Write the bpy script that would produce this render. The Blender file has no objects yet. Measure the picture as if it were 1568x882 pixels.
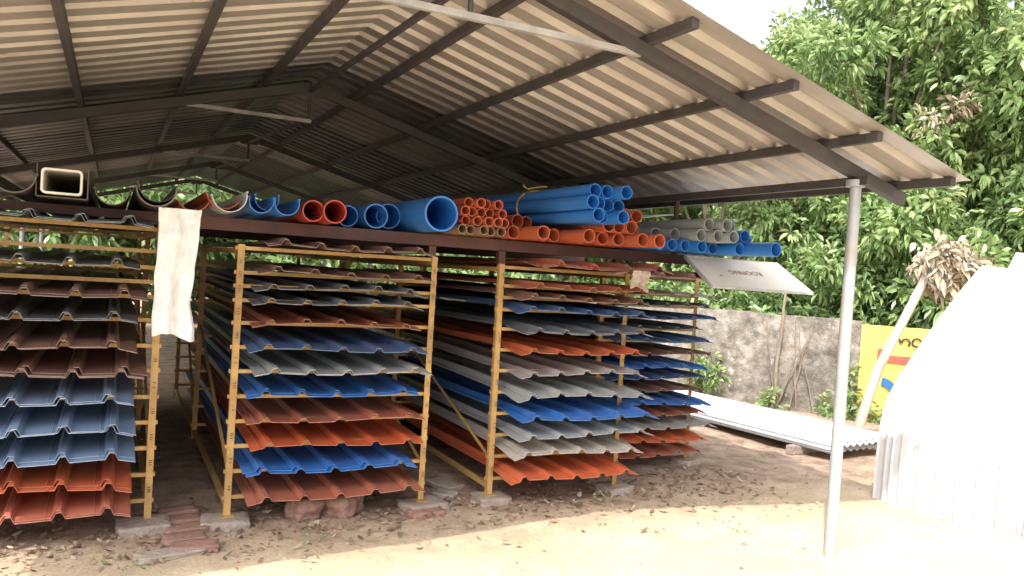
import bpy, math, random
import numpy as np
from mathutils import Vector, Matrix, noise
random.seed(7); rng=np.random.default_rng(11)
scene=bpy.context.scene
# ------------------------------------------------------------ helpers
class MB:
    def __init__(s): s.v=[];s.f=[];s.m=[];s.s=[]
    def add(s,vs,fs,mi=0,sm=False):
        o=len(s.v); s.v.extend([tuple(p) for p in vs])
        for f in fs:
            s.f.append(tuple(i+o for i in f)); s.m.append(mi); s.s.append(sm)
    def bar(s,p0,p1,w,h,mi=0,up=(0,0,1)):
        p0=Vector(p0);p1=Vector(p1);d=(p1-p0).normalized();up=Vector(up)
        sd=d.cross(up)
        if sd.length<1e-4: sd=d.cross(Vector((0,1,0)))
        sd.normalize();u=sd.cross(d).normalized()
        vs=[]
        for p in (p0,p1):
            for a,b in((-1,-1),(1,-1),(1,1),(-1,1)): vs.append(p+sd*(a*w/2)+u*(b*h/2))
        s.add(vs,[(0,1,2,3),(7,6,5,4),(0,4,5,1),(1,5,6,2),(2,6,7,3),(3,7,4,0)],mi)
    def ring(s,p,d,r,n):
        d=Vector(d).normalized();a=Vector((0,0,1)) if abs(d.z)<.9 else Vector((1,0,0))
        x=d.cross(a).normalized();y=x.cross(d)
        return [Vector(p)+x*(r*math.cos(2*math.pi*i/n))+y*(r*math.sin(2*math.pi*i/n)) for i in range(n)]
    def tube(s,pts,rs,mi=0,n=12,caps=True):
        k=len(pts);vs=[]
        for i in range(k):
            a=Vector(pts[max(0,i-1)]);b=Vector(pts[min(k-1,i+1)])
            vs+=s.ring(pts[i],b-a,rs[i] if hasattr(rs,'__len__') else rs,n)
        fs=[]
        for i in range(k-1):
            for j in range(n):
                fs.append((i*n+j,i*n+(j+1)%n,(i+1)*n+(j+1)%n,(i+1)*n+j))
        s.add(vs,fs,mi,True)
        if caps:
            s.add(vs[:n],[tuple(range(n))],mi); s.add(vs[-n:],[tuple(range(n))[::-1]],mi)
    def hollow(s,p0,p1,ro,ri,mi=0,n=24):
        d=Vector(p1)-Vector(p0)
        a=s.ring(p0,d,ro,n);b=s.ring(p1,d,ro,n);c=s.ring(p0,d,ri,n);e=s.ring(p1,d,ri,n)
        q=[(j,(j+1)%n,n+(j+1)%n,n+j) for j in range(n)]
        s.add(a+b,q,mi,True); s.add(c+e,[f[::-1] for f in q],mi,True)
        s.add(a+c,q,mi); s.add(b+e,q,mi)
    def obj(s,name,mats,parent=None):
        me=bpy.data.meshes.new(name);me.from_pydata(s.v,[],s.f)
        for m in mats: me.materials.append(m)
        me.polygons.foreach_set('material_index',s.m);me.polygons.foreach_set('use_smooth',s.s)
        me.update();o=bpy.data.objects.new(name,me);scene.collection.objects.link(o)
        if parent: o.parent=parent
        return o
def empty(name):
    o=bpy.data.objects.new(name,None);scene.collection.objects.link(o);return o

def mat(name,c1,c2=None,scale=6,rough=.6,metal=0,bump=0,bscale=60,dust=None,dustamt=.3,stretch=(1,1,1),spec=.5):
    m=bpy.data.materials.new(name);m.use_nodes=True;nt=m.node_tree;N=nt.nodes;L=nt.links
    b=N['Principled BSDF'];b.inputs['Roughness'].default_value=rough;b.inputs['Metallic'].default_value=metal
    b.inputs['Specular IOR Level'].default_value=spec
    tc=N.new('ShaderNodeTexCoord');mp=N.new('ShaderNodeMapping');L.new(tc.outputs['Object'],mp.inputs[0]);mp.inputs['Scale'].default_value=stretch
    nz=N.new('ShaderNodeTexNoise');nz.inputs['Scale'].default_value=scale;nz.inputs['Detail'].default_value=8;nz.inputs['Roughness'].default_value=.65
    L.new(mp.outputs[0],nz.inputs[0])
    cr=N.new('ShaderNodeValToRGB');cr.color_ramp.elements[0].position=.35;cr.color_ramp.elements[1].position=.68
    cr.color_ramp.elements[0].color=(*c1,1);cr.color_ramp.elements[1].color=(*(c2 or c1),1)
    L.new(nz.outputs['Fac'],cr.inputs[0]);out=cr.outputs[0]
    if dust:
        n2=N.new('ShaderNodeTexNoise');n2.inputs['Scale'].default_value=2.3;n2.inputs['Detail'].default_value=10;n2.inputs['Roughness'].default_value=.72
        L.new(tc.outputs['Object'],n2.inputs[0])
        r2=N.new('ShaderNodeMapRange');r2.inputs[1].default_value=.35;r2.inputs[2].default_value=.75;r2.inputs[3].default_value=0;r2.inputs[4].default_value=dustamt*2
        L.new(n2.outputs['Fac'],r2.inputs[0])
        mx=N.new('ShaderNodeMix');mx.data_type='RGBA';L.new(r2.outputs[0],mx.inputs[0]);L.new(out,mx.inputs[6]);mx.inputs[7].default_value=(*dust,1);out=mx.outputs[2]
        ra=N.new('ShaderNodeMapRange');ra.inputs[3].default_value=rough;ra.inputs[4].default_value=min(1,rough+.35);L.new(r2.outputs[0],ra.inputs[0]);L.new(ra.outputs[0],b.inputs['Roughness'])
    L.new(out,b.inputs['Base Color'])
    if bump:
        n3=N.new('ShaderNodeTexNoise');n3.inputs['Scale'].default_value=bscale;n3.inputs['Detail'].default_value=6;L.new(mp.outputs[0],n3.inputs[0])
        bp=N.new('ShaderNodeBump');bp.inputs['Strength'].default_value=bump;bp.inputs['Distance'].default_value=.02;L.new(n3.outputs['Fac'],bp.inputs['Height']);L.new(bp.outputs[0],b.inputs['Normal'])
    return m
DUST=(.38,.29,.21)
M={}
def sheetmat(n,c,d=.16):
    M[n]=mat('sheet_'+n,c,tuple(x*.8 for x in c),3,.36,0,0,dust=DUST,dustamt=d)
sheetmat('orange',(.62,.125,.045),.1); sheetmat('brick',(.46,.125,.07)); sheetmat('brown',(.26,.125,.095))
sheetmat('blue',(.025,.17,.56),.1); sheetmat('dkblue',(.04,.13,.32)); sheetmat('slate',(.12,.15,.18)); sheetmat('grey',(.40,.42,.42)); sheetmat('greyblue',(.19,.30,.47),.12); sheetmat('beige',(.52,.48,.43))
M['yel']=mat('yellow_frame_paint',(.60,.39,.13),(.46,.28,.09),9,.5,0,.15,80,dust=(.18,.09,.055),dustamt=.4)
M['maroon']=mat('maroon_steel',(.09,.03,.022),(.05,.02,.018),7,.6)
M['steel']=mat('dark_steel',(.05,.052,.058),(.03,.03,.035),8,.5,0,.1,60,dust=(.11,.085,.07),dustamt=.3)
M['steel_l']=mat('light_steel',(.40,.39,.38),(.25,.24,.23),8,.5)
M['post']=mat('silver_painted_post',(.36,.43,.48),(.27,.31,.34),5,.4,.2,.1,40,dust=(.38,.29,.22),dustamt=.4)
M['bluep']=mat('blue_pvc',(.015,.17,.55),(.02,.19,.60),3,.3,dust=DUST,dustamt=.06)
M['orp']=mat('orange_pvc',(.52,.105,.04),(.45,.095,.04),3,.38,dust=DUST,dustamt=.12)
M['redp']=mat('red_pvc',(.46,.06,.03),(.38,.05,.035),3,.35)
M['greyp']=mat('grey_pvc',(.34,.37,.37),(.28,.31,.31),3,.4)
M['dkg']=mat('dark_gutter',(.06,.055,.05),(.11,.1,.09),5,.5,dust=DUST,dustamt=.2)
M['whp']=mat('offwhite_pvc',(.74,.71,.64),(.6,.57,.5),5,.45)
M['lgut']=mat('pale_gutter',(.5,.5,.48),(.4,.4,.39),5,.45)

# ------------------------------------------------------------ world & sun
tosun=Vector((-1.3,-1.15,2.25)).normalized()
w=bpy.data.worlds.new('World');scene.world=w;w.use_nodes=True;nt=w.node_tree
sky=nt.nodes.new('ShaderNodeTexSky');sky.sky_type='NISHITA';sky.sun_disc=False
sky.sun_elevation=math.asin(tosun.z);sky.sun_rotation=math.atan2(tosun.x,tosun.y);sky.dust_density=5;sky.air_density=1.2;sky.ozone_density=.6
hs=nt.nodes.new('ShaderNodeHueSaturation');hs.inputs['Saturation'].default_value=.35;hs.inputs['Value'].default_value=3.1
bg=nt.nodes['Background'];bg.inputs['Strength'].default_value=.15
nt.links.new(sky.outputs[0],hs.inputs['Color']);nt.links.new(hs.outputs[0],bg.inputs[0])
sl=bpy.data.lights.new('sun','SUN');sl.energy=5;sl.angle=math.radians(.5);sl.color=(1,.955,.88)
so=bpy.data.objects.new('sun',sl);scene.collection.objects.link(so);so.rotation_euler=tosun.to_track_quat('Z','Y').to_euler()
scene.view_settings.view_transform='Standard';scene.view_settings.look='None';scene.view_settings.exposure=0

# ------------------------------------------------------------ camera
al=math.atan(612/1205);pt=math.radians(1.19);th=math.radians(3.5)
F=Vector((math.sin(al)*math.cos(pt),math.cos(al)*math.cos(pt),-math.sin(pt)))
R0=Vector((math.cos(al),-math.sin(al),0));U0=R0.cross(F)
R=R0*math.cos(th)+U0*math.sin(th);U=U0*math.cos(th)-R0*math.sin(th)
cd=bpy.data.cameras.new('camera');co=bpy.data.objects.new('camera',cd);scene.collection.objects.link(co)
mx=Matrix((R,U,-F)).transposed().to_4x4();mx.translation=Vector((0,0,1.6));co.matrix_world=mx
cd.angle=2*math.atan(784/1205);cd.clip_end=2000;cd.clip_start=.05;scene.camera=co

# ------------------------------------------------------------ ground
def axis(lo,hi,step,far):
    a=list(np.arange(lo,hi,step));x=hi;s=step
    while x<far: a.append(x);s*=1.35;x+=s
    a.append(far);x=lo-step;s=step;b=[]
    while x>-far: b.append(x);s*=1.35;x-=s
    b.append(-far);return b[::-1]+a
xs=axis(-2,8,.06,600);ys=axis(1,9,.06,600)
def gz(x,y):
    return .02*noise.noise(Vector((x*.9,y*.9,0)))+.010*noise.noise(Vector((x*4,y*4,3)))+.006*noise.noise(Vector((x*13,y*13,5))) if abs(x)<40 and abs(y)<40 else 0
vs=[(x,y,gz(x,y)) for y in ys for x in xs];nx=len(xs)
fs=[(j*nx+i,j*nx+i+1,(j+1)*nx+i+1,(j+1)*nx+i) for j in range(len(ys)-1) for i in range(nx-1)]
g=MB();g.add(vs,fs,0,True)
gm=bpy.data.materials.new('dirt');gm.use_nodes=True;nt=gm.node_tree;N=nt.nodes;L=nt.links;b=N['Principled BSDF'];b.inputs['Roughness'].default_value=.95;b.inputs['Specular IOR Level'].default_value=.15
tc=N.new('ShaderNodeTexCoord')
def nz(s,d=8,r=.6):
    n=N.new('ShaderNodeTexNoise');n.inputs['Scale'].default_value=s;n.inputs['Detail'].default_value=d;n.inputs['Roughness'].default_value=r;L.new(tc.outputs['Object'],n.inputs[0]);return n
def ramp(src,p0,c0,p1,c1):
    r=N.new('ShaderNodeValToRGB');r.color_ramp.elements[0].position=p0;r.color_ramp.elements[0].color=(*c0,1);r.color_ramp.elements[1].position=p1;r.color_ramp.elements[1].color=(*c1,1);L.new(src,r.inputs[0]);return r
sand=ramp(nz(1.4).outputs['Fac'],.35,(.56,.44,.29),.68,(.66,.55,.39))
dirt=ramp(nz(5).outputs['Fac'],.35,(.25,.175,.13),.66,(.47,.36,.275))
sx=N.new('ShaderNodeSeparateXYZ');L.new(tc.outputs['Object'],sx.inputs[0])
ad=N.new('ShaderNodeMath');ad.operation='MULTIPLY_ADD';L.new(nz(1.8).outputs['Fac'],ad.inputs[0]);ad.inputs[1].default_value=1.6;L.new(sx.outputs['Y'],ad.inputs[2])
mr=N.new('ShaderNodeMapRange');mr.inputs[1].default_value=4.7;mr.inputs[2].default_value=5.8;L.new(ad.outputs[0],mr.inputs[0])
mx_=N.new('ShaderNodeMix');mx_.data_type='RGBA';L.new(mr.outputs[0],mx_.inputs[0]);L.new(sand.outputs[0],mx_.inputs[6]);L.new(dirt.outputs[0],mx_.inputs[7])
fine=ramp(nz(45,4,.7).outputs['Fac'],.3,(.68,.65,.62),.62,(1,1,1))
ml=N.new('ShaderNodeMix');ml.data_type='RGBA';ml.blend_type='MULTIPLY';ml.inputs[0].default_value=.8;L.new(mx_.outputs[2],ml.inputs[6]);L.new(fine.outputs[0],ml.inputs[7]);L.new(ml.outputs[2],b.inputs['Base Color'])
bp=N.new('ShaderNodeBump');bp.inputs['Strength'].default_value=.7;bp.inputs['Distance'].default_value=.02;L.new(nz(30,8,.7).outputs['Fac'],bp.inputs['Height']);L.new(bp.outputs[0],b.inputs['Normal'])
g.obj('ground',[gm])

# ------------------------------------------------------------ shed
RX=1.38;YE=16.7
def rz(x): return 2.28+.275*(4.37-x) if x>RX else 2.28+.275*(4.37-(2*RX-x))
LX=2*RX-4.37
shed=empty('open_shed')
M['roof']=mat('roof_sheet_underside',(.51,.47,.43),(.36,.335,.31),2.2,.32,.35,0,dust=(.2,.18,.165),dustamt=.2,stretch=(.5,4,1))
M['roof2']=mat('roof_sheet_underside_half_shade',(.34,.31,.29),(.22,.205,.195),2.2,.36,.35,0,dust=(.12,.105,.095),dustamt=.25,stretch=(.5,4,1))  # same roof sheet, darkened in colour to paint in the inner bays' shade
M['roof3']=mat('roof_sheet_underside_deep_shade',(.13,.125,.13),(.08,.08,.085),2.2,.30,.45,0,dust=(.08,.07,.065),dustamt=.25,stretch=(.5,4,1))
for side in (0,1):
    m=MB();per=.21;prof=[]
    y=2.87
    while y<YE:
        prof+=[(y,0),(y+.12,0),(y+.143,.034),(y+.187,.034)];y+=per
    prof.append((y,0))
    x0,x1=(RX,4.37) if side==0 else (LX,RX)
    cols=6;vs=[]
    for k in range(cols+1):
        x=x0+(x1-x0)*k/cols
        xx=min(max(x,x0+1e-4),x1-1e-4)
        for (yy,dz) in prof: vs.append((x,yy,rz(xx)+dz+.004*math.sin(yy*3+k)))
    n=len(prof);fs=[(k*n+i,k*n+i+1,(k+1)*n+i+1,(k+1)*n+i) for k in range(cols) for i in range(n-1)]
    m.add(vs,fs)
    pat=[0,0,1,2,1,2,2,1,2,2,2,2,2,2,2,2] if side==0 else [0,0,0,2,1,2,2,2,1,2,2,2,2,2,2,2]  # pale near the front, shade-coloured copies deeper in the shed
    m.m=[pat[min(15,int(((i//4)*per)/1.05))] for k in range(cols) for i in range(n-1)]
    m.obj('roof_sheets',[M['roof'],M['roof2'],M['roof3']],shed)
m=MB();m.bar((RX,2.85,rz(RX)+.05),(RX,YE,rz(RX)+.05),.3,.01);m.obj('ridge_cap',[M['roof']],shed)
m=MB()
for px in (4.30,3.66,3.02,2.36,1.75):
    for s in (1,-1):
        x=px if s==1 else 2*RX-px
        m.bar((x,2.93,rz(x)-.026),(x,YE-.1,rz(x)-.026),.04,.05)
m.obj('purlins',[M['steel']],shed)
TY=(3.3,6.6,9.9,13.2,16.5)
for i,ty in enumerate(TY):
    m=MB()
    for s in (1,-1):
        xe=4.36 if s==1 else 2*RX-4.36
        m.bar((RX,ty,rz(RX)-.088),(xe,ty,rz(xe)-.088),.055,.07)
    m.tube([(RX,ty,rz(RX)-.1),(RX,ty,2.72)],.014,0,8)
    if i==0: m.bar((.35,ty,2.735),(2.42,ty,2.735),.03,.03,1)
    else: m.bar((.42,ty,2.735),(RX+.02,ty,2.735),.03,.03,1)
    m.bar((RX-.1,ty-.03,rz(RX)-.13),(RX+.1,ty-.03,rz(RX)-.13),.006,.09)
    m.obj('truss',[M['steel'],M['steel_l']],shed)
    m=MB()
    for s in (1,-1):
        x=3.935 if s==1 else 2*RX-3.935
        if ty==6.6 and s==1: continue
        m.tube([(x,ty,-.05),(x,ty,1.2),(x+.004,ty,2.25)],[.036,.035,.033],0,16)
        m.tube([(x,ty,2.23),(x,ty,2.27)],.055,0,12)
    m.obj('roof_post',[M['post']],shed)
m=MB()
for x in (3.935,2*RX-3.935): m.bar((x,3.2,2.262),(x,YE-.1,2.262),.05,.05)
m.bar((RX,3.3,2.9),(RX,6.6,2.98),.03,.03)
m.bar((RX,6.6,2.75),(RX,9.9,2.95),.025,.025);m.bar((RX,9.9,2.75),(RX,13.2,2.95),.025,.025)
m.obj('eave_beams',[M['steel']],shed)

# ------------------------------------------------------------ racks
LV=[.165,.32,.47,.62,.77,.92,1.065,1.21,1.345,1.43,1.51]
def rack(x0,x1,y0,top,levels,yfr=(0,2.15,4.3)):
    m=MB();t=.005;a=.036
    for yo in yfr:
        y=y0+yo
        for x,s in((x0,1),(x1,-1)):
            lean=random.uniform(-.006,.006)
            m.bar((x,y,.045),(x+lean,y,top),a,t,0,up=(0,1,0))
            m.bar((x-s*a/2,y+a/2,.045),(x-s*a/2+lean,y+a/2,top),t,a,0,up=(0,1,0))
            m.bar((x-.04,y,.048),(x+.04,y,.048),.09,.006)
        for z in levels+[top-.01]:
            m.bar((x0-.03,y+.024,z-.012),(x1+.03,y+.024,z-.012+random.uniform(-.004,.004)),.03,.022)
    for x in (x0,x1):
        for z in (.10,top-.04):
            m.bar((x,y0+.02,z),(x,y0+yfr[-1],z),.03,.03)
        m.bar((x,y0+yfr[1]+.03,.15),(x,y0+yfr[2]-.03,top-.1),.02,.006)
        m.bar((x,y0+.05,.3),(x,y0+yfr[1]-.05,1.0),.02,.006)
    for x in (x0,x1):
        for z in levels:
            for q in range(3):
                if random.random()<.8:
                    zz=z+.045+q*.014;m.bar((x-.008,y0-.0205,zz),(x+.008,y0-.0205,zz+random.uniform(-.005,.005)),.004,.004,1)
    return m.obj('sheet_rack',[M['yel'],M['maroon']])
rack(-.95,.24,4.93,1.74,LV+[1.6])
rack(.67,1.89,4.88,1.665,LV)
rack(2.40,3.44,4.88,1.65,LV)
LF=[.13,.26,.37,.47,.57,.67,.78,.88,.99,1.09,1.19,1.29,1.39,1.49]
rack(3.62,4.60,5.46,1.66,LF)

def sheet(x0,wd,yf,ln,z,col,ribs=5,rh=.026,n=1,base=4.88,sag=.16,tilt=0,rot=0):
    m=MB();p=wd/ribs;rw=.05;pr=[(0,0)]
    for i in range(ribs):
        c=(i+.5)*p
        pr+=[(c-p*.28,0),(c-p*.26,.003),(c-p*.24,0)]
        pr+=[(c-rw*.62,0),(c-rw*.25,rh),(c+rw*.25,rh),(c+rw*.62,0)]
    pr.append((wd,0))
    k=len(pr);Y=[0,.04,.1,.18,.3,.5,1.0]+[1+ (ln-1)*j/5 for j in range(1,6)]
    ph=random.random()*6;jit=random.uniform(-.03,.03)
    for q in range(n):
        dx=random.uniform(-.015,.015) if q else 0;dy=random.uniform(-.01,.05) if q else 0
        top=[];
        for yy in Y:
            Yw=yf+dy+yy;d=max(0,base-Yw)
            for (xx,zz) in pr:
                wv=.009*math.sin(xx*6+ph+yy*1.1)+.005*math.sin(yy*2.3+ph)
                edge=-.022*max(0,(abs(xx/wd-.5)-.4)/.1)*min(1,d*6)
                top.append(Vector((x0+dx+xx+rot*yy,Yw+jit*xx/wd,z+zz+q*.006+wv-sag*d*d+edge+tilt*xx)))
        bot=[v-Vector((0,0,.003)) for v in top]
        o=len(Y)
        fs=[(i*k+j,i*k+j+1,(i+1)*k+j+1,(i+1)*k+j) for i in range(o-1) for j in range(k-1)]
        m.add(top,fs,0);m.add(bot,[f[::-1] for f in fs],0)
        m.add(top[:k]+bot[:k],[(j+1,j,k+j,k+j+1) for j in range(k-1)],1)
        sd=[top[i*k+k-1] for i in range(o)]+[bot[i*k+k-1] for i in range(o)]
        m.add(sd,[(i,i+1,o+i+1,o+i) for i in range(o-1)],1)
        sd=[top[i*k] for i in range(o)]+[bot[i*k] for i in range(o)]
        m.add(sd,[(i+1,i,o+i,o+i+1) for i in range(o-1)],1)
    return m.obj('roofing_sheet',[M[col],EDGE[col]])
EDGE={}
for c,v in dict(orange=(.6,.2,.11),brick=(.5,.24,.18),brown=(.36,.26,.23),blue=(.1,.27,.6),dkblue=(.16,.26,.42),slate=(.3,.32,.34),grey=(.5,.5,.49),greyblue=(.42,.5,.62),beige=(.56,.52,.47)).items():
    EDGE[c]=mat('lit_edge_'+c,v,tuple(x*.6 for x in v),25,.5)  # cut edges coloured lighter than the sheet, painting the light they catch
r=random.uniform
for z,c,n in zip([.165,.32,.47,.62,.77,.92,1.065,1.21,1.345,1.51,1.74],['brick','orange','greyblue','greyblue','greyblue','brown','brown','slate','brown','slate','slate'],[2,2,2,2,2,3,2,2,2,1,2]):
    sheet(-.98+r(-.02,.02),1.13+r(-.02,.02),4.66+r(-.04,.04),4.2,z+.005,c,5,.035,n,base=4.93)
cols=['brick','blue','orange','brick','blue','grey','dkblue','brick','slate','slate','brown']
for z,c,n in zip([.165,.32,.47,.62,.77,.92,1.065,1.21,1.345,1.43,1.51],cols,[1,2,1,1,2,2,1,1,1,1,1]):
    sheet(.73+r(-.03,.04),1.06+r(-.03,.05),4.68+r(-.04,.08),4.2,z+.004,c,5,.026,n)
sheet(.8,1.05,4.75,4,1.672,'brown',5,.03,2)
cols=['orange','beige','grey','blue','grey','grey','orange','slate','dkblue','brown','brick']
for z,c,n in zip([.20,.37,.50,.62,.77,.92,1.065,1.21,1.345,1.43,1.51],cols,[1,2,1,2,2,1,1,2,1,1,1]):
    sheet(2.44+r(-.03,.04),1.06+r(-.03,.06),4.62+r(-.04,.09),4.2,z+.004,c,5,.026,n)
sheet(2.58,1.1,4.62,4,1.66,'brick',4,.03,3,tilt=.01);sheet(3.1,1.08,4.55,4,1.655,'brown',4,.03,2,tilt=-.02,rot=.03)
cols=['brick','orange','grey','brick','blue','brown','dkblue','blue','brown','dkblue','slate','dkblue','slate','grey']
for z,c in zip(LF,cols):
    sheet(3.64+r(-.02,.05),1.03+r(-.03,.05),5.28+r(-.06,.06),3.6,z+.004,c,5,.022,random.choice((1,1,2)),base=5.46)

# ------------------------------------------------------------ beam on rack tops & pipes
m=MB();m.bar((.28,4.97,1.778),(4.62,4.97,1.778),.05,.075)
for x in (.3,1.9,2.42,3.4,4.55): m.bar((x,4.97,1.65),(x,4.97,1.745),.05,.05)
m.bar((.28,7.4,1.778),(4.62,7.4,1.778),.05,.075);m.bar((-1.2,7.4,1.778),(.28,7.4,1.778),.05,.075)
m.bar((-1.2,4.97,1.79),(.22,4.97,1.79),.05,.05)
m.tube([(3.935,4.97,1.81),(3.935,4.97,2.24)],.022,0,10)
m.obj('pipe_support_beam',[M['maroon']])
def bundle(name,lst,mt,jit=.012):
    m=MB()
    for (x,z,rr,yf,ln) in lst:
        t=rr*.1
        a=r(-jit,jit)
        m.hollow((x,yf,z),(x+a*2,yf+ln,z+r(-.004,.004)),rr,rr-max(.004,t),0,24)
    return m.obj(name,[mt])
def gutter(name,x,z,rr,yf,ln,mt,a0=180,a1=360):
    m=MB();n=14;pr=[]
    for i in range(n+1):
        a=math.radians(a0+(a1-a0)*i/n);pr.append((math.cos(a),math.sin(a)))
    o=[Vector((x+c*rr,yf,z+s*rr)) for c,s in pr];i_=[Vector((x+c*(rr-.005),yf,z+s*(rr-.005))) for c,s in pr]
    D=Vector((0,ln,0));k=n+1
    m.add(o+[p+D for p in o],[(j,j+1,k+j+1,k+j) for j in range(n)],0,True)
    m.add(i_+[p+D for p in i_],[(j+1,j,k+j,k+j+1) for j in range(n)],0,True)
    m.add(o+i_,[(j,j+1,k+j+1,k+j) for j in range(n)],0)
    for e in (0,n): m.add([o[e],o[e]+D,i_[e]+D,i_[e]],[(0,1,2,3)],0)
    m.tube([o[0],o[0]+D],.006,0,8);m.tube([o[n],o[n]+D],.006,0,8)
    return m.obj(name,[mt])
B=1.82
gutter('gutter',-.46,B+.12,.1,4.62,4,M['dkg']);gutter('gutter',-.02,B+.09,.085,4.75,4,M['dkg']);gutter('gutter',.19,B+.11,.1,4.62,4,M['dkg'])
gutter('gutter',.20,B+.14,.1,4.75,4,M['dkg'])
gutter('gutter',.39,B+.1,.09,4.8,4,M['orp'],200,350);gutter('gutter',.565,B+.11,.095,4.66,4,M['lgut'],185,375)
gutter('gutter',.545,B+.13,.095,4.75,4,M['orp'],185,330)
gutter('gutter',.74,B+.095,.07,4.68,4,M['bluep'],165,380);gutter('gutter',.88,B+.095,.072,4.66,4,M['bluep'],165,380)
gutter('gutter',.79,B+.12,.07,4.8,4,M['bluep'],165,380)
m=MB();x,z,W,H=-.25,B+.095,.092,.064
def rr_(w,h,rd,y):
    pts=[]
    for cx,cz,a0 in((w-rd,h-rd,0),(-w+rd,h-rd,90),(-w+rd,-h+rd,180),(w-rd,-h+rd,270)):
        for i in range(4):
            a=math.radians(a0+30*i);pts.append(Vector((x+cx+rd*math.cos(a),y,z+cz+rd*math.sin(a))))
    return pts
o0=rr_(W,H,.02,4.6);o1=rr_(W,H,.02,6.6);i0=rr_(W-.010,H-.010,.014,4.6);i1=rr_(W-.010,H-.010,.014,6.6);k=16
q=[(j,(j+1)%k,k+(j+1)%k,k+j) for j in range(k)]
m.add(o0+o1,q);m.add(i0+i1,q);m.add(o0+i0,q)
m.obj('rectangular_downpipe',[M['whp']])
m=MB()
for dx in(-.115,.115): m.bar((x+dx,4.66,B+.1),(x+dx,8,B+.1),.004,.16)
m.bar((x,4.66,B+.018),(x,8,B+.018),.226,.004);m.obj('channel_gutter',[M['dkg']])
bundle('red_pipe',[(1.045,B+.068,.064,4.72,4),(1.165,B+.072,.07,4.68,4)],M['redp'])
bundle('large_blue_pipe',[(1.82,B+.115,.112,4.62,4.2)],M['bluep']);bundle('large_blue_pipe',[(1.50,B+.085,.08,4.95,4),(1.63,B+.1,.085,5.1,4)],M['bluep'])
bundle('blue_pipe',[(1.34,B+.075,.07,5.05,4)],M['bluep'])
lst=[];
for j in range(4):
    for i in range(5 if j<3 else 4):
        lst.append((1.995+i*.066+(j%2)*.033+r(-.004,.004),B+.036+j*.058,.031,4.66+r(-.05,.05),4))
bundle('orange_pipe_bundle',lst[5:],M['orp']);M['brp']=mat('brown_pvc',(.25,.14,.09),(.3,.2,.13),5,.5);bundle('brown_pipe_bundle',lst[:5],M['brp'])
lst=[]
for i in range(10): lst.append((2.42+i*.1+r(-.005,.005),B+.05,.046,4.75+r(-.2,.15)-i*.025,4.2))
for i in range(4): lst.append((2.98+i*.1,B+.135,.046,4.55+r(-.08,.08),4.2))
for i in range(3): lst.append((3.07+i*.1,B+.222,.046,4.55+r(-.06,.06),4.2))
lst.append((2.5,B+.135,.046,4.9,4));lst.append((2.62,B+.135,.046,5.0,4))
bundle('orange_pipe_bundle',lst,M['orp'])
lst=[]
for j,(n,xo) in enumerate(((3,2.76),(4,2.71),(3,2.76))):
    for i in range(n): lst.append((xo+i*.096+r(-.004,.004),B+.178+j*.08,.045,4.36+r(-.12,.05),4.4))
bundle('blue_pipe_bundle',lst,M['bluep'])
M['tie']=mat('yellow_tie_strap',(.55,.42,.1),(.4,.3,.08),30,.6)
m=MB();pts=[]
for i in range(25):
    a=2*math.pi*i/24;pts.append((2.855+.2*math.cos(a)*(1 if abs(math.cos(a))<.8 else .96),5.25+.01*math.sin(3*a),B+.258+.142*math.sin(a)))
m.tube(pts,.008,0,6,False);pts2=[(2.75,5.24,B+.40),(2.68,5.2,B+.43),(2.66,5.15,B+.41),(2.72,5.2,B+.40),(2.8,5.18,B+.42),(2.86,5.15,B+.43)];m.tube(pts2,.006,0,6)
m.obj('tie_strap',[M['tie']])
bundle('grey_pipe_bundle',[(3.62,B+.13,.046,4.8,4),(3.72,B+.13,.046,4.7,4),(3.82,B+.13,.046,4.52,4),(3.92,B+.13,.046,4.45,4),(4.02,B+.13,.046,4.4,4),(3.87,B+.212,.046,4.5,4),(3.97,B+.212,.046,4.42,4),(4.07,B+.212,.046,4.5,4)],M['greyp'])
bundle('blue_pipe_bundle',[(3.45+i*.097,B+.048,.044,4.6+r(-.1,.1),4) for i in range(7)]+[(4.13,B+.05,.046,4.45,4),(4.26,B+.055,.052,4.22,4),(4.12,B+.135,.046,4.6,4),(4.22,B+.15,.046,4.5,4),(4.33,B+.14,.046,4.6,4),(4.17,B+.23,.044,4.6,4)],M['bluep'])

# ------------------------------------------------------------ hanging cloth
def cloth(name,x0,x1,zt,zb,y,mt,n=30,mrows=40,amp=.02):
    m=MB();vs=[]
    for j in range(mrows+1):
        t=j/mrows
        for i in range(n+1):
            s=i/n
            fold=amp*(math.sin(s*11+t*2)+.7*math.sin(s*23+t*3.1)+.4*math.sin(t*7+s*4))
            xx=x0+(x1-x0)*s*(1-.12*math.sin(t*3.1))+.006*math.sin(t*6)+.012*noise.noise(Vector((t*5,s,2)))
            vs.append((xx,y-.03+fold*(.4+t)+.02*noise.noise(Vector((s*6,t*12,1)))+.01*noise.noise(Vector((s*14,t*30,4))),zt+(zb-zt)*t+.02*math.sin(s*5)*t))
    fs=[(j*(n+1)+i,j*(n+1)+i+1,(j+1)*(n+1)+i+1,(j+1)*(n+1)+i) for j in range(mrows) for i in range(n)]
    m.add(vs,fs,0,True);return m.obj(name,[mt])
M['cloth']=mat('white_sack_cloth',(.84,.85,.85),(.70,.70,.69),9,.9,0,.4,70)
c_=cloth('hanging_white_sack',.205,.42,1.83,1.13,4.66,M['cloth'])
M['cloth2']=mat('beige_cloth',(.45,.36,.28),(.3,.24,.19),12,.9,0,.4,60)
cloth('small_hanging_rag',3.2,3.34,1.66,1.53,4.5,M['cloth2'],10,10,.012)

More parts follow.
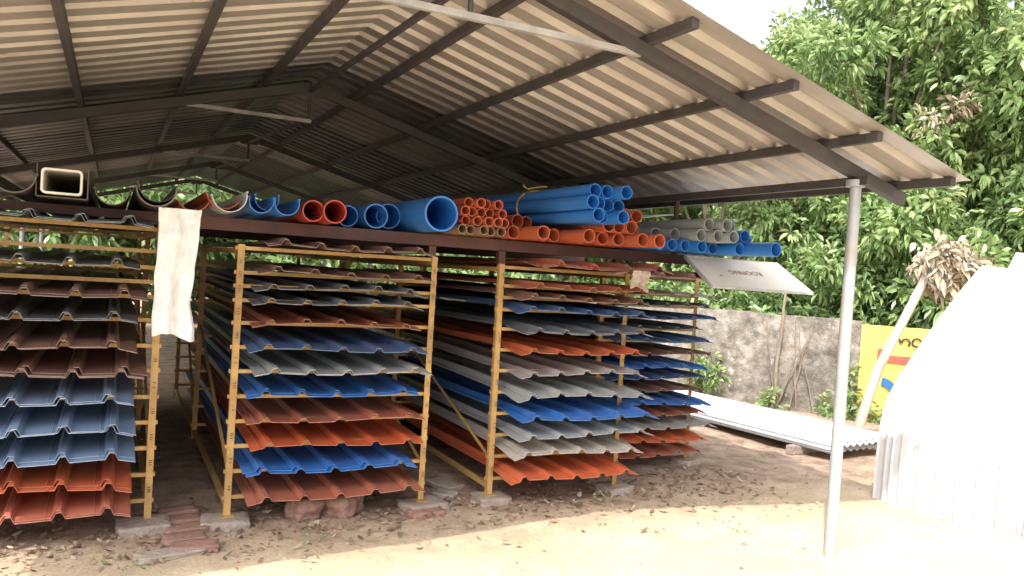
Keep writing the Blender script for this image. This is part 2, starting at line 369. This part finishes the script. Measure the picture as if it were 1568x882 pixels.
# ------------------------------------------------------------ sign board below pipes
M['board']=mat('board_face',(.68,.61,.52),(.6,.54,.45),4,.5);M['ink']=mat('board_text_ink',(.35,.2,.14),None,4,.6)
sign=empty('sign_board')
c=[Vector((3.87,4.75,1.80)),Vector((4.81,4.75,1.80)),Vector((4.86,4.40,1.575)),Vector((3.86,4.42,1.585))]
m=MB();nrm=(c[3]-c[0]).cross(c[1]-c[0]).normalized()
m.add(c+[p-nrm*.012 for p in c],[(0,1,2,3),(7,6,5,4),(0,4,5,1),(1,5,6,2),(2,6,7,3),(3,7,4,0)]);m.obj('panel',[M['board']],sign)
m=MB()
for a,b_ in((0,1),(1,2),(2,3),(3,0)): m.bar(c[a]-nrm*.006,c[b_]-nrm*.006,.02,.02)
m.obj('frame',[M['steel_l']],sign)
tcu=bpy.data.curves.new('lettering','FONT');tcu.body='ROOFING';tcu.size=.075;tcu.extrude=.0005;tcu.materials.append(M['ink'])
to=bpy.data.objects.new('lettering',tcu);scene.collection.objects.link(to);to.parent=sign
ux=(c[0]-c[1]).normalized();uz=nrm if nrm.z>0 else -nrm;uy=uz.cross(ux)
mm=Matrix((ux,uy,uz)).transposed().to_4x4();mm.translation=c[1]+(c[0]-c[1])*.35+(c[2]-c[1])*.4+uz*.004;to.matrix_world=mm
m=MB();m.bar((3.9,5.4,2.13),(3.95,7.2,2.10),.85,.006,0,up=(-.12,0,1));m.obj('loose_flat_sheet',[M['board']])

# ------------------------------------------------------------ blocks, stones
M['conc']=mat('concrete_block',(.36,.32,.28),(.24,.2,.17),8,.95,0,.8,40,dust=(.32,.23,.17),dustamt=.4)
M['lat']=mat('laterite_brick',(.30,.17,.13),(.23,.13,.10),9,.95,0,.8,40)
def rock(name,c,s,mt,rot=0,boxy=.6,sub=3,seed=0):
    import bmesh
    bm=bmesh.new();bmesh.ops.create_cube(bm,size=2) if boxy>.5 else bmesh.ops.create_icosphere(bm,subdivisions=4,radius=1.1)
    if boxy>.5: bmesh.ops.subdivide_edges(bm,edges=bm.edges[:],cuts=7,use_grid_fill=True)
    rm=Matrix.Rotation(rot,3,'Z')
    for v in bm.verts:
        p=v.co.copy()
        if boxy>.5:
            q=p.normalized()*1.35;p=p*.88+q*.12
            nn=noise.noise(p*1.6+Vector((seed*7.3,seed,0)))*.10+noise.noise(p*5+Vector((seed,0,3)))*.05
        else:
            mxx=max(abs(p.x),abs(p.y),abs(p.z));p=p*(.55+.45/mxx*.95)
            nn=noise.noise(p*1.3+Vector((seed*7.3,seed,0)))*.28+noise.noise(p*4+Vector((seed,0,3)))*.09
        p=p*(1+nn);v.co=rm@Vector((p.x*s[0]/2,p.y*s[1]/2,p.z*s[2]/2))+Vector(c)
    me=bpy.data.meshes.new(name);bm.to_mesh(me);bm.free();me.materials.append(mt)
    for p in me.polygons:p.use_smooth=True
    o=bpy.data.objects.new(name,me);scene.collection.objects.link(o);return o
rock('concrete_block',(.22,4.9,.005),(.27,.24,.09),M['conc'],.1,seed=1);rock('concrete_block',(.66,4.86,.0),(.27,.22,.09),M['conc'],-.1,seed=2)
rock('concrete_block',(1.90,4.86,.0),(.28,.22,.09),M['conc'],.2,seed=3);rock('laterite_brick',(1.87,4.72,-.005),(.24,.12,.07),M['lat'],.1,seed=9)
rock('concrete_block',(2.41,4.87,.0),(.24,.2,.09),M['conc'],0,seed=4);rock('concrete_block',(3.44,4.87,.0),(.24,.2,.09),M['conc'],.3,seed=5)
rock('concrete_block',(4.6,5.46,.0),(.2,.2,.09),M['conc'],.3,seed=6);rock('concrete_block',(3.62,5.46,.0),(.2,.2,.09),M['conc'],.3,seed=16)
rock('foundation_stone',(1.12,4.88,.06),(.2,.2,.17),M['lat'],.3,.2,seed=7);rock('foundation_stone',(1.36,4.9,.06),(.25,.22,.18),M['lat'],.8,.2,seed=8)
for i,(x,y,a) in enumerate(((.42,4.62,.1),(.44,4.78,.15),(.43,4.95,.1),(.42,5.12,.2),(.47,4.48,-.1))):
    rock('laterite_brick',(x,y,.012),(.22,.12,.05),M['lat'],a,seed=20+i)
rock('broken_tile',(.33,4.42,.015),(.33,.12,.03),M['conc'],.25,seed=30)
rock('broken_tile',(2.22,5.3,.02),(.16,.3,.03),M['conc'],.35,seed=31);rock('broken_tile',(2.14,5.05,.02),(.14,.16,.03),M['conc'],.8,seed=32)

# ------------------------------------------------------------ litter
def leafmesh(name,P,D,S,Lg,Wd,mt,tone,droop=.15):
    n=len(P);Dn=D/np.linalg.norm(D,axis=1)[:,None];S=S-Dn*np.sum(S*Dn,1)[:,None];S/=np.linalg.norm(S,axis=1)[:,None]
    Nn=np.cross(S,Dn);Lg=Lg[:,None];Wd=Wd[:,None]
    v=np.empty((n,6,3));v[:,0]=P
    v[:,1]=P+Dn*Lg*.35-S*Wd*.5+Nn*Wd*.18;v[:,2]=P+Dn*Lg*.72-S*Wd*.38+Nn*Wd*.14;v[:,3]=P+Dn*Lg-np.array([0,0,1])*Lg*droop
    v[:,4]=P+Dn*Lg*.72+S*Wd*.38+Nn*Wd*.14;v[:,5]=P+Dn*Lg*.35+S*Wd*.5+Nn*Wd*.18
    me=bpy.data.meshes.new(name);me.vertices.add(n*6);me.vertices.foreach_set('co',v.reshape(-1))
    base=np.arange(n)[:,None]*6
    q=np.concatenate([base+np.array([[0,1,2,3]]),base+np.array([[0,3,4,5]])],1).reshape(-1)
    me.loops.add(n*8);me.loops.foreach_set('vertex_index',q.astype(np.int32));me.polygons.add(n*2)
    me.polygons.foreach_set('loop_start',np.arange(n*2,dtype=np.int32)*4)
    me.update(calc_edges=True);me.validate()
    at=me.attributes.new('tone','FLOAT','FACE');at.data.foreach_set('value',np.repeat(tone,2).astype(np.float32))
    me.materials.append(mt);o=bpy.data.objects.new(name,me);scene.collection.objects.link(o);return o
def leafmat(name,stops,trans=.3,rough=.45):
    m=bpy.data.materials.new(name);m.use_nodes=True;nt=m.node_tree;N=nt.nodes;L=nt.links;b=N['Principled BSDF'];b.inputs['Roughness'].default_value=rough
    a=N.new('ShaderNodeAttribute');a.attribute_name='tone';cr=N.new('ShaderNodeValToRGB')
    e=cr.color_ramp.elements
    while len(e)<len(stops): e.new(.5)
    for i,(p,c) in enumerate(stops): e[i].position=p;e[i].color=(*c,1)
    L.new(a.outputs['Fac'],cr.inputs[0]);L.new(cr.outputs[0],b.inputs['Base Color'])
    t=N.new('ShaderNodeBsdfTranslucent');L.new(cr.outputs[0],t.inputs[0]);mx=N.new('ShaderNodeMixShader');mx.inputs[0].default_value=trans
    L.new(b.outputs[0],mx.inputs[1]);L.new(t.outputs[0],mx.inputs[2]);L.new(mx.outputs[0],N['Material Output'].inputs[0]);return m
LM=leafmat('tree_leaf',[(0,(.09,.15,.06)),(.35,(.18,.28,.095)),(.7,(.30,.41,.16)),(.9,(.41,.49,.22)),(1,(.48,.52,.28))],.4,.38)  # greens lifted so the haze is painted into the leaf colour
LD=leafmat('dry_leaf',[(0,(.12,.07,.045)),(.5,(.26,.17,.11)),(1,(.45,.36,.26))],.15,.8)
def scatter(n,fx,fy,z,name,mt,L0,L1):
    x=fx(n);y=fy(n);P=np.stack([x,y,np.full(n,z)+rng.random(n)*.012],1)
    a=rng.random(n)*6.28;D=np.stack([np.cos(a),np.sin(a),rng.normal(0,.25,n)],1)
    S=np.stack([-np.sin(a),np.cos(a),rng.normal(0,.35,n)],1)
    Lg=rng.uniform(L0,L1,n);leafmesh(name,P,D,S,Lg,Lg*rng.uniform(.3,.6,n),mt,rng.random(n),0)
scatter(1700,lambda n:rng.uniform(-1.2,4.8,n),lambda n:4.85+rng.normal(0,.28,n),.008,'dry_leaf_litter',LD,.025,.075)
scatter(500,lambda n:rng.uniform(-1.2,7.5,n),lambda n:rng.uniform(4.0,8,n),.008,'dry_leaf_litter',LD,.015,.05)
m=MB()
for i in range(1000):
    if i<700: x=r(-1,4.6);y=random.gauss(4.8,.3)
    else: x=r(-.5,7);y=r(3.3,7)
    s=abs(random.gauss(0,.008))+.004;vs=[];
    for a in range(6): vs.append((x+s*math.cos(a*1.047)*r(.7,1.2),y+s*math.sin(a*1.047)*r(.7,1.2),gz(x,y)+s*.2))
    vs.append((x+r(-.3,.3)*s,y,gz(x,y)+s*r(.6,1)));
    m.add(vs,[(a,(a+1)%6,6) for a in range(6)],i%2)
m.obj('gravel',[M['conc'],M['lat']])
# ------------------------------------------------------------ compound wall
W0=Vector((8.5,6.9,0));wd_=Vector((.55,-.835,0)).normalized();wn=Vector((-.835,-.55,0)).normalized()
def wallmesh(name,t0,t1,h,mt,off,jag):
    m=MB();nx_=int((t1-t0)/.07);nz_=18
    for face in (0,1):
        vs=[]
        for j in range(nz_+1):
            for i in range(nx_+1):
                t=t0+(t1-t0)*i/nx_;hh=h+jag*noise.noise(Vector((t*1.5,0,7)))*1.0+jag*.5*noise.noise(Vector((t*6,2,7)))
                z=-.1+(hh+.1)*j/nz_
                d=off+jag*.35*noise.noise(Vector((t*3,z*3,2))) if face==0 else off-.24
                vs.append(W0+wd_*t+wn*d+Vector((0,0,z)))
        k=nx_+1
        m.add(vs,[(j*k+i,j*k+i+1,(j+1)*k+i+1,(j+1)*k+i) for j in range(nz_) for i in range(nx_)],0,True)
        if face==0: top0=vs[-k:];l0=vs[0::k];r0=vs[k-1::k]
        else: top1=vs[-k:];l1=vs[0::k];r1=vs[k-1::k]
    m.add(top0+top1,[(i,i+1,k+i+1,k+i) for i in range(k-1)],0)
    for a,b_ in((l0,l1),(r0,r1)):
        q=len(a);m.add(a+b_,[(i,i+1,q+i+1,q+i) for i in range(q-1)],0)
    return m.obj(name,[mt])
wm=bpy.data.materials.new('weathered_plaster_wall');wm.use_nodes=True;nt=wm.node_tree;N=nt.nodes;L=nt.links;b=N['Principled BSDF'];b.inputs['Roughness'].default_value=.95
tc=N.new('ShaderNodeTexCoord')
a1=ramp(nz(1.6,10,.7).outputs['Fac'],.32,(.13,.12,.105),.66,(.42,.37,.32))
a2=ramp(nz(7,8,.7).outputs['Fac'],.38,(.35,.33,.3),.62,(1,1,1))
mlt=N.new('ShaderNodeMix');mlt.data_type='RGBA';mlt.blend_type='MULTIPLY';mlt.inputs[0].default_value=.85;L.new(a1.outputs[0],mlt.inputs[6]);L.new(a2.outputs[0],mlt.inputs[7])
msk=ramp(nz(2.7,8,.75).outputs['Fac'],.58,(0,0,0),.66,(1,1,1));pm=N.new('ShaderNodeMix');pm.data_type='RGBA';L.new(msk.outputs[0],pm.inputs[0]);L.new(mlt.outputs[2],pm.inputs[6]);pm.inputs[7].default_value=(.5,.48,.44,1)
L.new(pm.outputs[2],b.inputs['Base Color']);bp=N.new('ShaderNodeBump');bp.inputs['Strength'].default_value=.9;bp.inputs['Distance'].default_value=.04;L.new(nz(9,9,.7).outputs['Fac'],bp.inputs['Height']);L.new(bp.outputs[0],b.inputs['Normal'])
wallmesh('compound_wall',-9,.02,1.24,wm,0,.05)
M['ywall']=mat('yellow_wall_paint',(.74,.53,.08),(.62,.45,.07),3,.8,0,.5,30,dust=(.45,.38,.25),dustamt=.3)
wallmesh('yellow_painted_wall',.02,6,1.2,M['ywall'],.03,.012)
M['red']=mat('red_paint',(.6,.08,.06),None,5,.7);M['blk']=mat('black_paint',(.02,.02,.02),None,5,.7);M['bl']=mat('blue_paint',(.02,.12,.3),None,5,.7)
adv=empty('painted_wall_advert')
def onw(t,z,d=.05): return W0+wd_*t+wn*d+Vector((0,0,z))
m=MB();m.add([onw(.30,.76),onw(1.3,.74),onw(1.3,.88),onw(.30,.84)],[(0,1,2,3)]);m.add([onw(.22,.72),onw(.298,.72),onw(.298,.93),onw(.22,.91)],[(0,1,2,3)]);m.obj('red_band',[M['red']],adv)
m=MB()
def arc(cx,cz,rd,a0,a1,wd=.022):
    vs=[];n=12
    for i in range(n+1):
        a=math.radians(a0+(a1-a0)*i/n)
        vs+=[onw(cx+(rd-wd/2)*math.cos(a),cz+(rd-wd/2)*math.sin(a),.052),onw(cx+(rd+wd/2)*math.cos(a),cz+(rd+wd/2)*math.sin(a),.052)]
    m.add(vs,[(2*i,2*i+1,2*i+3,2*i+2) for i in range(n)])
arc(.42,1.03,.045,-30,230);arc(.53,1.02,.045,-60,200);arc(.65,1.03,.05,20,330);arc(.77,1.02,.045,-40,220);arc(.89,1.02,.05,0,300)
m.obj('black_lettering',[M['blk']],adv)
m=MB()
arc(.25,.3,.22,0,80,.1);m.obj('blue_shape',[M['bl']],adv)

# ------------------------------------------------------------ white sheets
M['wh']=mat('white_sheet',(.74,.75,.76),(.64,.65,.66),3,.35,0,0)
M['wh2']=mat('white_sheet_edge',(.42,.44,.47),(.52,.53,.54),3,.4)
M['wl']=mat('white_leaning_sheet',(.56,.57,.59),(.45,.46,.48),1.4,.45,0,0,dust=(.38,.36,.34),dustamt=.28,stretch=(1,3,.5))
m=MB()
def flat_stack(o,dirv,wid,ln,layers):
    d=Vector(dirv).normalized();s=Vector((d.y,-d.x,0))
    for q in range(layers):
        k=int(wid/.0125)+1;vs=[]
        oo=Vector(o)+s*r(-.02,.02)+d*r(-.03,.03)
        for j in range(5):
            for i in range(k):
                p=(i*.0125)%.1/.1;hz=.02 if .3<p<.7 else (.0 if p<.15 or p>.85 else .01)
                vs.append(oo+s*(i*.0125)+d*(ln*j/4)+Vector((0,0,hz+q*.018)))
        m.add(vs,[(j*k+i,j*k+i+1,(j+1)*k+i+1,(j+1)*k+i) for j in range(4) for i in range(k-1)],0)
        bt=[v-Vector((0,0,.006)) for v in vs[:k]];m.add(vs[:k]+bt,[(i,i+1,k+i+1,k+i) for i in range(k-1)],1)
        le=[vs[j*k] for j in range(5)];m.add(le+[v-Vector((0,0,.012)) for v in le],[(j,j+1,5+j+1,5+j) for j in range(4)],1)
flat_stack((6.05,5.12,.09),(-.1,1,0),1.05,4.3,5)
for yy in (5.5,6.8,8.2): m.bar((5.9,yy,.045),(7.1,yy+.1,.045),.08,.08,2)
m.obj('white_sheet_stack',[M['wh'],M['wh2'],M['conc']])
def lean(name,b0,b1,prof,layers,skew,amp0=.015):
    m=MB();b0=Vector(b0);b1=Vector(b1);wv=b1-b0;out=Vector((1,-.04,0)).normalized();wu=wv.normalized();zt=prof[-1][1]
    for q in range(layers):
        k=161;vs=[];sh=wu*(.09*q)+wu*r(-.02,.02);T=wv.length/.135
        for (dx,z) in prof:
            for i in range(k):
                s=i/(k-1);tr=max(-1,min(1,2.2*math.sin(s*2*math.pi*T)));amp=amp0*tr
                bow=.03*math.sin(s*3.1)*z
                p=b0+wv*s+sh+out*(dx+amp-q*.03-bow)+Vector((0,0,z+.006*math.sin(s*5)+(skew*s-q*.06)*(z/zt)**2));vs.append(p)
        kk=len(prof)
        m.add(vs,[(j*k+i,j*k+i+1,(j+1)*k+i+1,(j+1)*k+i) for j in range(kk-1) for i in range(k-1)],0 ,False)
        bt=[v+out*.008 for v in vs[:k]];m.add(vs[:k]+bt,[(i,i+1,k+i+1,k+i) for i in range(k-1)],1)
        tp=[v+out*.004+Vector((0,0,-.008)) for v in vs[-k:]];m.add(vs[-k:]+tp,[(i,i+1,k+i+1,k+i) for i in range(k-1)],1)
        for e in (0,k-1):
            le=[vs[j*k+e] for j in range(kk)];m.add(le+[v+out*.02+wu*.002 for v in le],[(j,j+1,kk+j+1,kk+j) for j in range(kk-1)],1)
    return m.obj(name,[M['wl'],M['wh2']])
PA=[(0,0),(.0,.15),(.005,.35),(.02,.55),(.05,.7),(.10,.82),(.19,.95),(.29,1.07),(.40,1.2),(.52,1.33),(.64,1.46),(.76,1.58),(.88,1.70),(1.0,1.81),(1.09,1.89)]
PB=[(0,0),(.04,.2),(.10,.45),(.19,.7),(.30,.95),(.42,1.2),(.56,1.45),(.70,1.68),(.84,1.88),(.92,2.0)]
lean('leaning_white_sheet',(5.37,4.15,0),(5.55,3.27,0),PA,3,-.10)
lean('leaning_white_sheet',(5.52,3.85,0),(5.95,2.0,0),PB,2,-.15,.02)
m=MB();M['wood']=mat('weathered_wood',(.50,.45,.38),(.38,.33,.28),6,.9,0,.5,30,stretch=(1,1,.2))
for y in(3.85,3.3,2.6): m.tube([(6.72,y,-.05),(6.74,y,1.70)],.035,0,8)
m.tube([(6.74,3.9,1.68),(6.82,2.4,1.70)],.03,0,8);m.obj('sheet_prop_frame',[M['wood']])
# pole with dried leaves
m=MB();m.tube([(7.37,5.97,-.05),(7.45,5.78,.8),(7.60,5.48,1.65),(7.66,5.4,1.95)],[.055,.05,.045,.035],0,10);m.obj('leaning_wooden_pole',[M['wood']])
LDp=leafmat('pale_dry_leaf',[(0,(.26,.2,.13)),(.5,(.42,.35,.25)),(1,(.56,.5,.4))],.2,.8)
# ragged bunch of withered leaves hanging in several strands
P=[];D=[];T=[]
for (cx,cy,cz,sx_,sz_,nn) in ((7.72,5.4,1.93,.14,.2,230),(7.9,5.35,2.05,.16,.16,260),(8.08,5.3,1.93,.13,.2,200),(7.82,5.38,1.78,.1,.15,120),(8.2,5.25,1.98,.08,.1,60),(7.62,5.42,2.02,.08,.1,60)):
    a=rng.normal(0,.55,(nn,3))*np.array([sx_,.14,sz_]);P.append(np.array([cx,cy,cz])+a);D.append(a*1.5+np.array([0,0,-.5])+rng.normal(0,.4,(nn,3)))
P=np.concatenate(P);D=np.concatenate(D);n=len(P);S=rng.normal(0,1,(n,3));Lg=rng.uniform(.06,.17,n)
leafmesh('dried_leaf_bunch',P,D,S,Lg,Lg*.42,LDp,rng.random(n),.2)

# ------------------------------------------------------------ trees
M['bark']=mat('tree_bark',(.26,.21,.16),(.15,.12,.095),8,.95,0,.8,30,stretch=(1,1,.3))
def foliage(name,clumps,per_m2,L0,L1,wr,tone_mu,mt=None,per=9,fill=.25):
    Ps=[];Ds=[];Ss=[];Ls=[];T=[]
    for (c,rad,tm) in clumps:
        nr=max(8,int(per_m2*4*math.pi*(rad[0]*rad[1]*rad[2])**(2/3)))
        u=rng.normal(0,1,(nr,3));u/=np.linalg.norm(u,axis=1)[:,None]
        rr=np.where(rng.random(nr)<fill,rng.random(nr)**.5,rng.uniform(.85,1.12,nr))
        lump=np.array([1+.22*noise.noise(Vector(x)*2.3+Vector(c)) for x in u])
        P=np.array(c)+u*np.array(rad)*(rr*lump)[:,None]
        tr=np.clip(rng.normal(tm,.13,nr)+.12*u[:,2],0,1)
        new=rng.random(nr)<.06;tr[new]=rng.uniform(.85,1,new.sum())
        for _ in range(per):
            a=rng.normal(0,1,(nr,3))
            Ps.append(P+a*.03);Ds.append(a*.75+u*.55+np.array([0,0,-.35]));Ss.append(rng.normal(0,.6,(nr,3))+np.cross(u,a))
            Ls.append(rng.uniform(L0,L1,nr));T.append(np.clip(tr+rng.normal(0,.07,nr),0,1))
    P=np.concatenate(Ps);D=np.concatenate(Ds);S=np.concatenate(Ss);Lg=np.concatenate(Ls);T=np.concatenate(T)
    return leafmesh(name,P,D,S,Lg,Lg*wr,mt or LM,T,.22)
def tree(base,h,crown_c,crown_r,nc,cr,tone,dens=26,L0=.11,L1=.18,name='broadleaf_tree',seed=0,trunk=.14):
    rd=random.Random(seed);par=empty(name);cl=[];m=MB()
    b0=Vector(base);cc=Vector(crown_c)
    fork=b0+(cc-b0)*.45+Vector((rd.uniform(-.2,.2),rd.uniform(-.2,.2),0))
    m.tube([b0-Vector((0,0,.1)),b0+(fork-b0)*.3+Vector((.05,.03,0)),b0+(fork-b0)*.7,fork],[trunk*1.3,trunk,trunk*.85,trunk*.75],0,10)
    for i in range(nc):
        while True:
            q=Vector((rd.uniform(-1,1),rd.uniform(-1,1),rd.uniform(-1,1)))
            if .25<q.length<1: break
        q=q.normalized()*(q.length**.6)
        c=cc+Vector((q.x*crown_r[0],q.y*crown_r[1],q.z*crown_r[2]));s=cr*rd.uniform(.6,1.2)
        cl.append((tuple(c),(s,s,s*.75),tone+rd.uniform(-.2,.2)))
        mid=fork+(c-fork)*.5+Vector((rd.uniform(-.2,.2),rd.uniform(-.2,.2),rd.uniform(0,.3)))
        m.tube([fork,mid,c],[trunk*.4,trunk*.22,trunk*.08],0,6)
    m.obj('trunk_and_limbs',[M['bark']],par)
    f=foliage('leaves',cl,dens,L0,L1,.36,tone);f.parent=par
    return par
tree((9.3,10.4,0),5,(9.25,10.2,3.4),(1.9,1.9,1.6),20,.72,.5,seed=1)
tree((11.3,8.7,0),7,(11.1,8.7,5.0),(1.7,1.9,2.6),30,.75,.6,seed=2,trunk=.18)
tree((12.6,7.0,0),6,(12.3,7.0,3.9),(1.7,1.9,1.9),26,.75,.52,seed=3)
tree((7.4,12.6,0),5,(7.5,12.5,3.2),(1.8,1.8,1.4),14,.8,.4,seed=4)
tree((10.2,8.2,0),3,(9.9,8.1,2.3),(1.0,1.5,.8),14,.5,.5,seed=5,trunk=.07)
tree((11.2,5.6,0),3,(10.9,5.8,2.2),(1.0,1.6,.9),14,.5,.4,seed=6,trunk=.07)
tree((13.3,11.3,0),6,(13.0,11.3,4.4),(2.2,2.2,2.2),18,1.0,.4,seed=8,dens=20)
cl=[]
for i in range(30):
    t=-8+i*.45;p=W0+wd_*t-wn*(.8+random.random()*.9)
    cl.append(((p.x,p.y,r(.7,1.5)),(.6,.6,.55),r(.15,.4)))
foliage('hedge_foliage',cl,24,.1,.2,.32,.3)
cl=[]
for i in range(46):
    x=-9+i*.55;cl.append(((x,19.5+r(-1.2,1.2),r(.8,3.2)),(1.3,1.2,1.2),r(.25,.6)))
for i in range(20):
    cl.append(((r(13,20),r(6,17),r(1.5,4)),(1.6,1.6,1.5),r(.2,.45)))
foliage('background_foliage',cl,8,.2,.36,.36,.4,per=8)
foliage('withered_branch',[((10.3,7.1,4.3),(.22,.22,.12),.2),((10.1,7.3,4.1),(.15,.15,.15),.3),((10.55,7.0,4.45),(.15,.15,.12),.2)],30,.1,.18,.32,.5,LDp,per=6)
# coconut palm
pal=empty('coconut_palm');m=MB();m.tube([(15.2,9.3,0),(15.3,9.2,4),(15.1,9.2,8.2)],[.2,.15,.12],0,10);m.obj('trunk',[M['bark']],pal)
P=[];D=[];S=[];Lg=[];T=[];m=MB()
for f in range(16):
    a=f*2.4;el=r(.1,.9);pts=[];ln=r(2.4,3.1)
    for i in range(24):
        s=i/23;rad=ln*s*math.cos(el*(1-s*.4));z=8.2+ln*(math.sin(el)*s-1.0*s*s)
        pts.append(Vector((15.1+rad*math.cos(a),9.2+rad*math.sin(a),z)))
    m.tube(pts,[.03*(1-i/26) for i in range(24)],0,5)
    for i in range(2,23):
        t=(pts[i+1]-pts[i-1] if i<23 else pts[i]-pts[i-1]).normalized();sd=t.cross(Vector((0,0,1))).normalized()
        for sg in(1,-1):
            for e in (0,.5):
                P.append(pts[i]+t*e*.1);D.append(sd*sg*.8+t*.5+Vector((0,0,-.45)));S.append(t+Vector((0,0,.4)));Lg.append(.6*math.sin(math.pi*(.15+.8*i/23)));T.append(r(.45,.8))
m.obj('frond_ribs',[M['bark']],pal)
f=leafmesh('fronds',np.array(P),np.array(D),np.array(S),np.array(Lg),np.array(Lg)*.09,LM,np.array(T),.3);f.parent=pal
# wall climbers and small plants
cl=[]
for t,z,s in((-1.95,.5,.16),(-1.8,.3,.14),(-2.1,.15,.12),(-.25,.12,.16),(-.12,.3,.13),(-.08,.55,.09),(.1,.12,.16),(.3,.08,.14),(-1.0,.08,.12)):
    p=W0+wd_*t+wn*.12;cl.append(((p.x,p.y,z),(s,s,s),r(.4,.6)))
foliage('wall_plants',cl,90,.05,.11,.45,.5,per=6)
m=MB()
for (t,t1,hh,r0) in((-1.0,-.92,1.75,.032),(-.98,-.6,1.0,.014),(-.97,-.75,.75,.012),(-.8,-.55,1.3,.01),(-.96,-1.15,1.2,.012),(-.7,-.78,1.25,.012),(-.5,-.75,1.2,.008)):
    pts=[]
    for k in range(10):
        s=k/9;pts.append(W0+wd_*(t+(t1-t)*s+.035*noise.noise(Vector((s*4,t*9,0))))+wn*(.07+.03*noise.noise(Vector((s*3,t*5,4))))+Vector((0,0,hh*s-.03)))
    m.tube(pts,[r0*(1-.06*k) for k in range(10)],0,7)
m.obj('climbing_vine_stems',[M['bark']])
cl=[((1.1,4.45,.02),(.05,.05,.03),.6),((3.65,3.75,.02),(.04,.03,.02),.5),((3.2,4.6,.02),(.05,.05,.03),.6),((5.3,5.3,.02),(.1,.05,.03),.7),((.1,4.3,.02),(.04,.04,.02),.5)]
foliage('weeds',cl,300,.02,.04,.3,.4,per=4)
